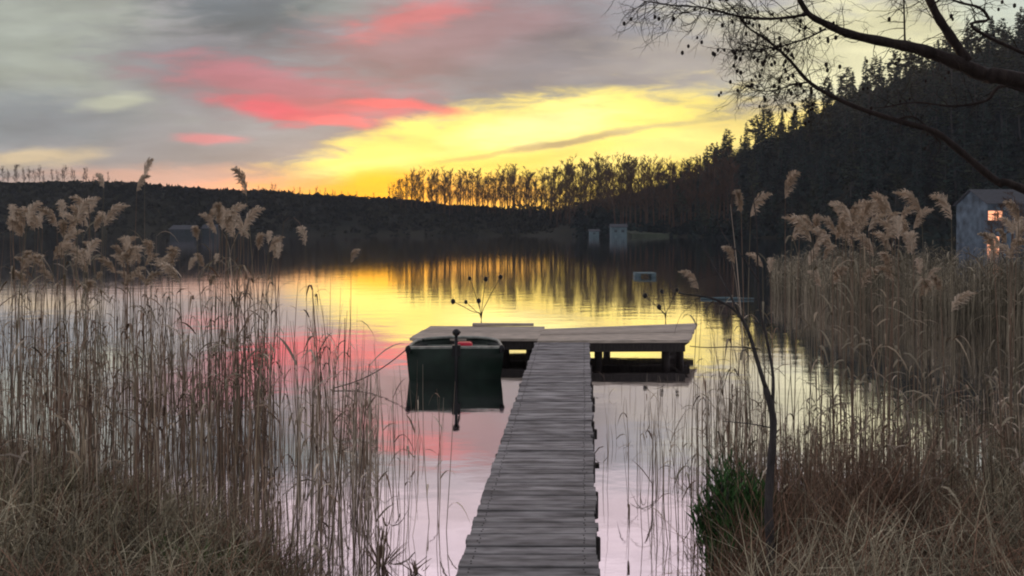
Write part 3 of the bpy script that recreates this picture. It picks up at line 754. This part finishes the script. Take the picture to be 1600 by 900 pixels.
# sparse stems between the beds
def posS(r):
    if r.random() < .45: D = r.uniform(5, 9); px = r.uniform(540, 700) if r.random() < .4 else r.uniform(540, 590)
    else: D = r.uniform(5.2, 11); px = r.uniform(940, 1110) if r.random() < .35 else r.uniform(1010, 1200)
    return (px-800)/F*D, D
def hS(r, x, y):
    px = 800+x/y*F
    return max(.15, HC+(HY-r.uniform(560, 700))/F*y) if px < 800 else max(.2, min(1.6, HC+(HY-r.uniform(470 if px > 1090 else 620, 720))/F*y))
reed_mass('sparse_reeds', 'sparse thin reed stems rising from open water beside the jetty', 330, posS, hS, [M['stem'], M['stemd']], leafp=.5, rad=.003, seed=6)
def tuft(px, py, h, label, mt, n=26, spread=.07):
    z = .0; D = HC*F/(py-HY); x = (px-800)/F*D; r = random.Random(px); m = MB(); gzz = max(-.05, gz(x, D))
    for i in range(n):
        a = r.uniform(0, 6.28); q = r.random()*spread; add_leaf(m, r, Vector((x+q*math.cos(a), D+q*math.sin(a), gzz)), h*r.uniform(.5, 1), .012, r.uniform(.0, .25), 1.0)
        p0 = Vector((x+q*math.cos(a), D+q*math.sin(a), gzz)); m.tube([p0, p0+Vector((r.gauss(0, .02), 0, h*.5)), p0+Vector((r.gauss(0, .04), 0, h))], [.006, .005, .002], 3, False)
    tag(m.build('dead_reed_tuft', mt), label, 'plant')
tuft(596, 884, .30, 'dark dead reed tuft in the water, the taller of two left of the jetty', M['stemd'], 14, .04)
tuft(648, 893, .13, 'short dead reed tuft in the water close to the jetty', M['stemd'], 10, .04)

# ------------------------------------------------------------------ grass
def grass(name, label, n, pos, Lr, mats, flat, seed, wid=(.0025, .0075)):
    r = random.Random(seed); big = MB(); idx = []
    for i in range(n):
        x, y = pos(r); z = max(-.08, gz(x, y))-.01; L_ = r.uniform(*Lr); a = r.uniform(0, 6.28) if r.random() > .5 else r.gauss(-.5, .7)
        fl = flat*r.uniform(.3, 1.4); d = Vector((math.cos(a), math.sin(a), 0)); side = Vector((-math.sin(a), math.cos(a), r.uniform(-.5, .5))); m = 5; w = r.uniform(*wid); pts = []
        curl = r.gauss(0, .55); kink = r.randrange(2, 6); kk = r.gauss(0, .5)
        for k in range(m+1):
            t = k/m; ang = 1.45-fl*1.5*t+(kk if k >= kink else 0)
            if k == 0: p = Vector((x, y, z))
            else: p = p+(d*math.cos(ang)+side*curl*t+Vector((0, 0, math.sin(ang))))*L_/m
            if p.z < z+.01: p.z = z+.01+.02*r.random()
            pts.append(p.copy())
        f0 = len(big.f); big.strip(pts, [w, w, w*.9, w*.75, w*.5, .0006], side.normalized())
        q = 0 if mn.noise(Vector((x*1.1, y*1.1, seed)))+r.gauss(0, .25) < .12 else 1
        idx += [min(q, len(mats)-1)]*(len(big.f)-f0)
    me = bpy.data.meshes.new(name); me.from_pydata(big.v, [], big.f)
    for mt in mats: me.materials.append(mt)
    me.polygons.foreach_set('material_index', idx)
    o = bpy.data.objects.new(name, me); COL.objects.link(o); tag(o, label, 'grass', kind='stuff'); return o
def pgL(r):
    while True:
        y = r.uniform(2.6, 7.6); x = r.uniform(-6.2, -.55)
        if 800+x/y*F < -160: continue
        if y < interp(x, SHORE)+.25 and (800+x/y*F) < 620: return x, y
def pgR(r):
    while True:
        y = r.uniform(2.8, 8.2); x = r.uniform(1.0, 6.2)
        if 800+x/y*F > 2500 or 800+x/y*F < 1110: continue
        if y < interp(x, SHORE)+.25: return x, y
grass('dry_grass', 'long matted dry grass on the left bank', 19000, pgL, (.18, .55), [M['grass'], M['brown'], M['grassg']], .85, 11)
grass('dry_grass', 'tangled straw-coloured grass on the right bank', 29000, pgR, (.2, .68), [M['grass'], M['brown']], .75, 12)
def pgB(r):
    px = r.uniform(1150, 1430); D = r.uniform(4.6, 6.2 if px < 1300 else 5.4); return (px-800)/F*D, D
grass('brown_stalks', 'reddish brown upright stalks right of the sapling', 2600, pgB, (.35, .95), [M['brown'], M['stemd']], .22, 13, (.004, .008))
def tussock(cx, cy, sx, sy, n, Lr, mt, name, label, cat, seed, flat=.35, w=(.006, .013)):
    r = random.Random(seed); big = MB()
    for i in range(n):
        x = r.gauss(cx, sx); y = r.gauss(cy, sy); z = max(-.02, gz(x, y)); L_ = r.uniform(*Lr); a = math.atan2(y-cy, x-cx)+r.gauss(0, .6)
        d = Vector((math.cos(a), math.sin(a), 0)); side = Vector((-math.sin(a), math.cos(a), r.uniform(-.5, .5))).normalized(); ww = r.uniform(*w); p = Vector((x, y, z)); pts = [p]
        for k in range(4):
            ang = 1.45-flat*1.6*(k/4)*r.uniform(.6, 1.4); p = p+(d*math.cos(ang)+Vector((0, 0, math.sin(ang))))*L_/4; pts.append(p)
        big.strip(pts, [ww, ww, ww*.85, ww*.6, .0006], side)
    return big
b = tussock((318-800)/F*4.3, 4.3, .12, .1, 420, (.12, .3), None, '', '', '', 21, .5)
tag(b.build('grass_tuft', M['grassg']), 'bright green grass tuft low on the left bank', 'grass tuft')
b = tussock((120-800)/F*5.2, 5.2, .35, .2, 420, (.12, .3), None, '', '', '', 22, .5)
tag(b.build('grass_tuft', M['grassg']), 'wide dull green grass patch higher on the left bank', 'grass tuft', kind='stuff')
# dark evergreen bush
bx, by = (1148-800)/F*4.95, 4.95; bz = max(0, gz(bx, by))
be = empty('bush', 'dark green leafy bush at the water edge left of the sapling', 'bush', (bx, by, bz))
r = random.Random(31); lf = MB(); bt = MB()
for i in range(120):
    a = r.uniform(0, 6.28); s = r.random()**.6*.27; h = r.uniform(.3, .72)*(1-.4*(s/.27)**2)
    p0 = Vector((math.cos(a)*s*.5, math.sin(a)*s*.5, -.05)); p1 = Vector((math.cos(a)*s, math.sin(a)*s, h))
    bt.tube([p0, p0.lerp(p1, .5)+Vector((r.gauss(0, .02), r.gauss(0, .02), 0)), p1], [.005, .004, .002], 3, False)
    for k in range(44):
        t = r.uniform(.02, 1); q = p0.lerp(p1, t)+Vector((r.gauss(0, .03), r.gauss(0, .03), r.gauss(0, .015))); d = Vector((r.gauss(0, .4), r.gauss(0, .4), r.uniform(.5, 1.2))).normalized()
        sd_ = d.cross(Vector((r.gauss(0, 1), r.gauss(0, 1), r.gauss(0, 1)))).normalized(); ln = r.uniform(.05, .11)
        lf.strip([q, q+d*ln*.5, q+d*ln], [.003, .012, .001], sd_)
bt.build('twigs', M['bark'], be); lf.build('leaves', M['bush'], be)

# ------------------------------------------------------------------ sapling
def twigs(mb, r, p, d, ln, rad, lvl, cones=None, droop=0.0, n=3, cr=.012):
    k = 4; pts = [p]; dd = d.copy(); q = p
    for i in range(k):
        dd = (dd+Vector((r.gauss(0, .22), r.gauss(0, .22), r.gauss(0, .22)-droop))).normalized(); q = q+dd*ln/k; pts.append(q)
    mb.tube(pts, [rad*(1-.15*i) for i in range(k+1)], 4 if rad > .006 else 3, False)
    if lvl == 0:
        if cones is not None and r.random() < .06:
            for c in range(r.randint(1, 2)): cones.ball(tuple(q+Vector((r.gauss(0, .02), r.gauss(0, .02), r.gauss(0, .02)))), cr*r.uniform(.7, 1.2), 6, sz=1.4)
        return
    for j in range(n):
        i = r.randint(1, k); a = Vector((r.gauss(0, 1), r.gauss(0, .8), r.gauss(0, 1))).normalized()
        twigs(mb, r, pts[i], (dd*1.0+a*.9).normalized(), ln*r.uniform(.5, .8), max(rad*.6, .0013), lvl-1, cones, droop, n, cr)
sx_, sy_ = (1205-800)/F*4.25, 4.25
sap = empty('sapling', 'thin crooked bare sapling forking over the water on the right bank', 'sapling', (sx_, sy_, 0)); OFF = Vector((sx_, sy_, 0))
def rel(pts, D=4.25, off=OFF, dd=0): return [at(px, py, D+dd*i/max(1, len(pts)-1))-off for i, (px, py) in enumerate(pts)]
m = MB(); P = smooth_path(rel([(1207, 960), (1205, 880), (1201, 790), (1205, 720), (1208, 655), (1196, 605)]), 4); n_ = len(P)
m.tube(P, [(.027-.011*i/n_)*(1+.08*math.sin(i*2.1)) for i in range(n_)], 8); m.build('trunk', M['bark'], sap, True)
r = random.Random(41)
for path, r0, r1 in (([(1196, 605), (1182, 560), (1168, 515), (1148, 485), (1118, 468), (1090, 462), (1060, 458)], .013, .003),
                     ([(1206, 650), (1208, 590), (1198, 530), (1187, 480), (1184, 420), (1182, 350), (1174, 290)], .010, .002),
                     ([(1160, 500), (1135, 450), (1118, 420), (1100, 390)], .007, .002),
                     ([(1185, 545), (1150, 542), (1105, 543), (1078, 541)], .004, .002),
                     ([(1203, 668), (1170, 662), (1130, 658)], .004, .002),
                     ([(1186, 440), (1160, 400), (1138, 378), (1120, 345)], .005, .002)):
    m = MB(); P = smooth_path(rel(path, dd=.15), 4); n_ = len(P); m.tube(P, [r0+(r1-r0)*i/n_ for i in range(n_)], 6)
    for i in range(4, n_, 3):
        if r0 > .006: twigs(m, r, P[i], Vector((r.gauss(-.4, .6), r.gauss(0, .4), r.gauss(.2, .6))).normalized(), r.uniform(.08, .2), .0028, 1, None, 0, 2)
    m.build('branch', M['bark'], sap, True)

# ------------------------------------------------------------------ overhanging alder
TX, TY = 5.15, 5.6
tree = empty('bare_alder', 'bare tree at far right reaching twiggy branches with small cones over the water', 'tree', (TX, TY, 0)); OT = Vector((TX, TY, 0))
m = MB(); P = smooth_path([Vector((0, 0, .2)), Vector((.05, 0, 1.2)), Vector((.0, .05, 2.6)), Vector((-.1, .1, 4.2)), Vector((-.05, .1, 6.5)), Vector((.1, 0, 9))], 4)
m.tube(P, [.24-.2*i/len(P) for i in range(len(P))], 12); m.build('trunk', M['barkr'], tree, True)
r = random.Random(77); cones = MB()
def limb(path, r0, r1, dens, tl, lvl=2, start=.35, D=5.0, nn_=3, root=None, bias=(-.5, 0, 0)):
    pts = [at(px, py, D)-OT for px, py in path]
    if root is not None: pts = [Vector(root)]+pts
    P = smooth_path(pts, 5); n_ = len(P); m = MB()
    m.tube(P, [(r0+(r1-r0)*(i/n_)**.85)*(1+.07*math.sin(i*1.7)) for i in range(n_)], 8)
    i = int(n_*start)
    while i < n_:
        for q in range(dens):
            dv = Vector((r.gauss(bias[0], .6), r.gauss(0, .5), r.gauss(bias[2], .65))).normalized()
            twigs(m, r, P[i].lerp(P[min(i+1, n_-1)], r.random()), dv, r.uniform(.5, 1)*tl, .0036, lvl, cones, .03, nn_, .011)
        i += 1
    return m.build('branch', M['barkr'], tree, True)
limb([(1600, 128), (1540, 117), (1500, 100), (1440, 78), (1395, 68), (1330, 54), (1292, 38), (1262, 20), (1240, -20)], .062, .012, 1, .22, 2, .35, 5.0, 2, (-.1, 0, 2.9))
limb([(1262, 22), (1225, 28), (1180, 29), (1140, 22), (1100, 12), (1050, 8), (1008, 2)], .011, .003, 2, .26, 2, .1, 5.0)
limb([(1600, 296), (1560, 285), (1500, 236), (1460, 206), (1400, 188), (1340, 168), (1292, 146), (1262, 126), (1232, 92), (1198, 62), (1168, 42), (1145, 12)], .030, .0035, 2, .26, 2, .55, 5.1, 3, (-.15, 0, 1.9))
limb([(1512, 96), (1482, 52), (1462, 20), (1440, -30)], .032, .022, 1, .3, 2, .3, 5.0, 2)
limb([(1268, 128), (1240, 132), (1215, 140), (1190, 142), (1160, 130)], .007, .002, 2, .2, 2, .1, 5.1)
limb([(1290, 45), (1260, 60), (1220, 72), (1180, 78), (1150, 80)], .007, .002, 2, .2, 2, .1, 5.0)
limb([(1400, 188), (1425, 182), (1450, 200), (1470, 225)], .008, .003, 1, .15, 1, .2, 5.1)
limb([(1600, 142), (1540, 158), (1490, 166), (1430, 160), (1380, 168)], .016, .004, 1, .18, 1, .3, 5.4, 2, (-.1, .1, 2.5))
limb([(1548, 60), (1545, 30), (1530, 12), (1500, 4), (1470, -8)], .012, .006, 1, .2, 2, .1, 4.8, 2, (0, 0, 2.9))
limb([(1414, 70), (1413, 30), (1412, -15)], .007, .004, 1, .2, 1, .1, 5.0, 2)
co = cones.build('cones', M['cone'], tree, True); co['kind'] = 'stuff'

# ------------------------------------------------------------------ evening haze
hb = MB(); hb.box((60, 10, 53), (1300, 1020, 112)); hzo = bpy.data.objects.new('haze', bpy.data.meshes.new('haze')); hzo.data.from_pydata(hb.v, [], hb.f); COL.objects.link(hzo)
hm = bpy.data.materials.new('haze'); hm.use_nodes = True; hn = hm.node_tree.nodes; hn.clear()
ho = hn.new('ShaderNodeOutputMaterial'); hv = hn.new('ShaderNodeVolumePrincipled'); hv.inputs['Color'].default_value = (.74, .87, 1, 1); hv.inputs['Density'].default_value = .0002; hv.inputs['Anisotropy'].default_value = .25
hm.node_tree.links.new(hv.outputs[0], ho.inputs['Volume']); hzo.data.materials.append(hm); hzo['kind'] = 'stuff'
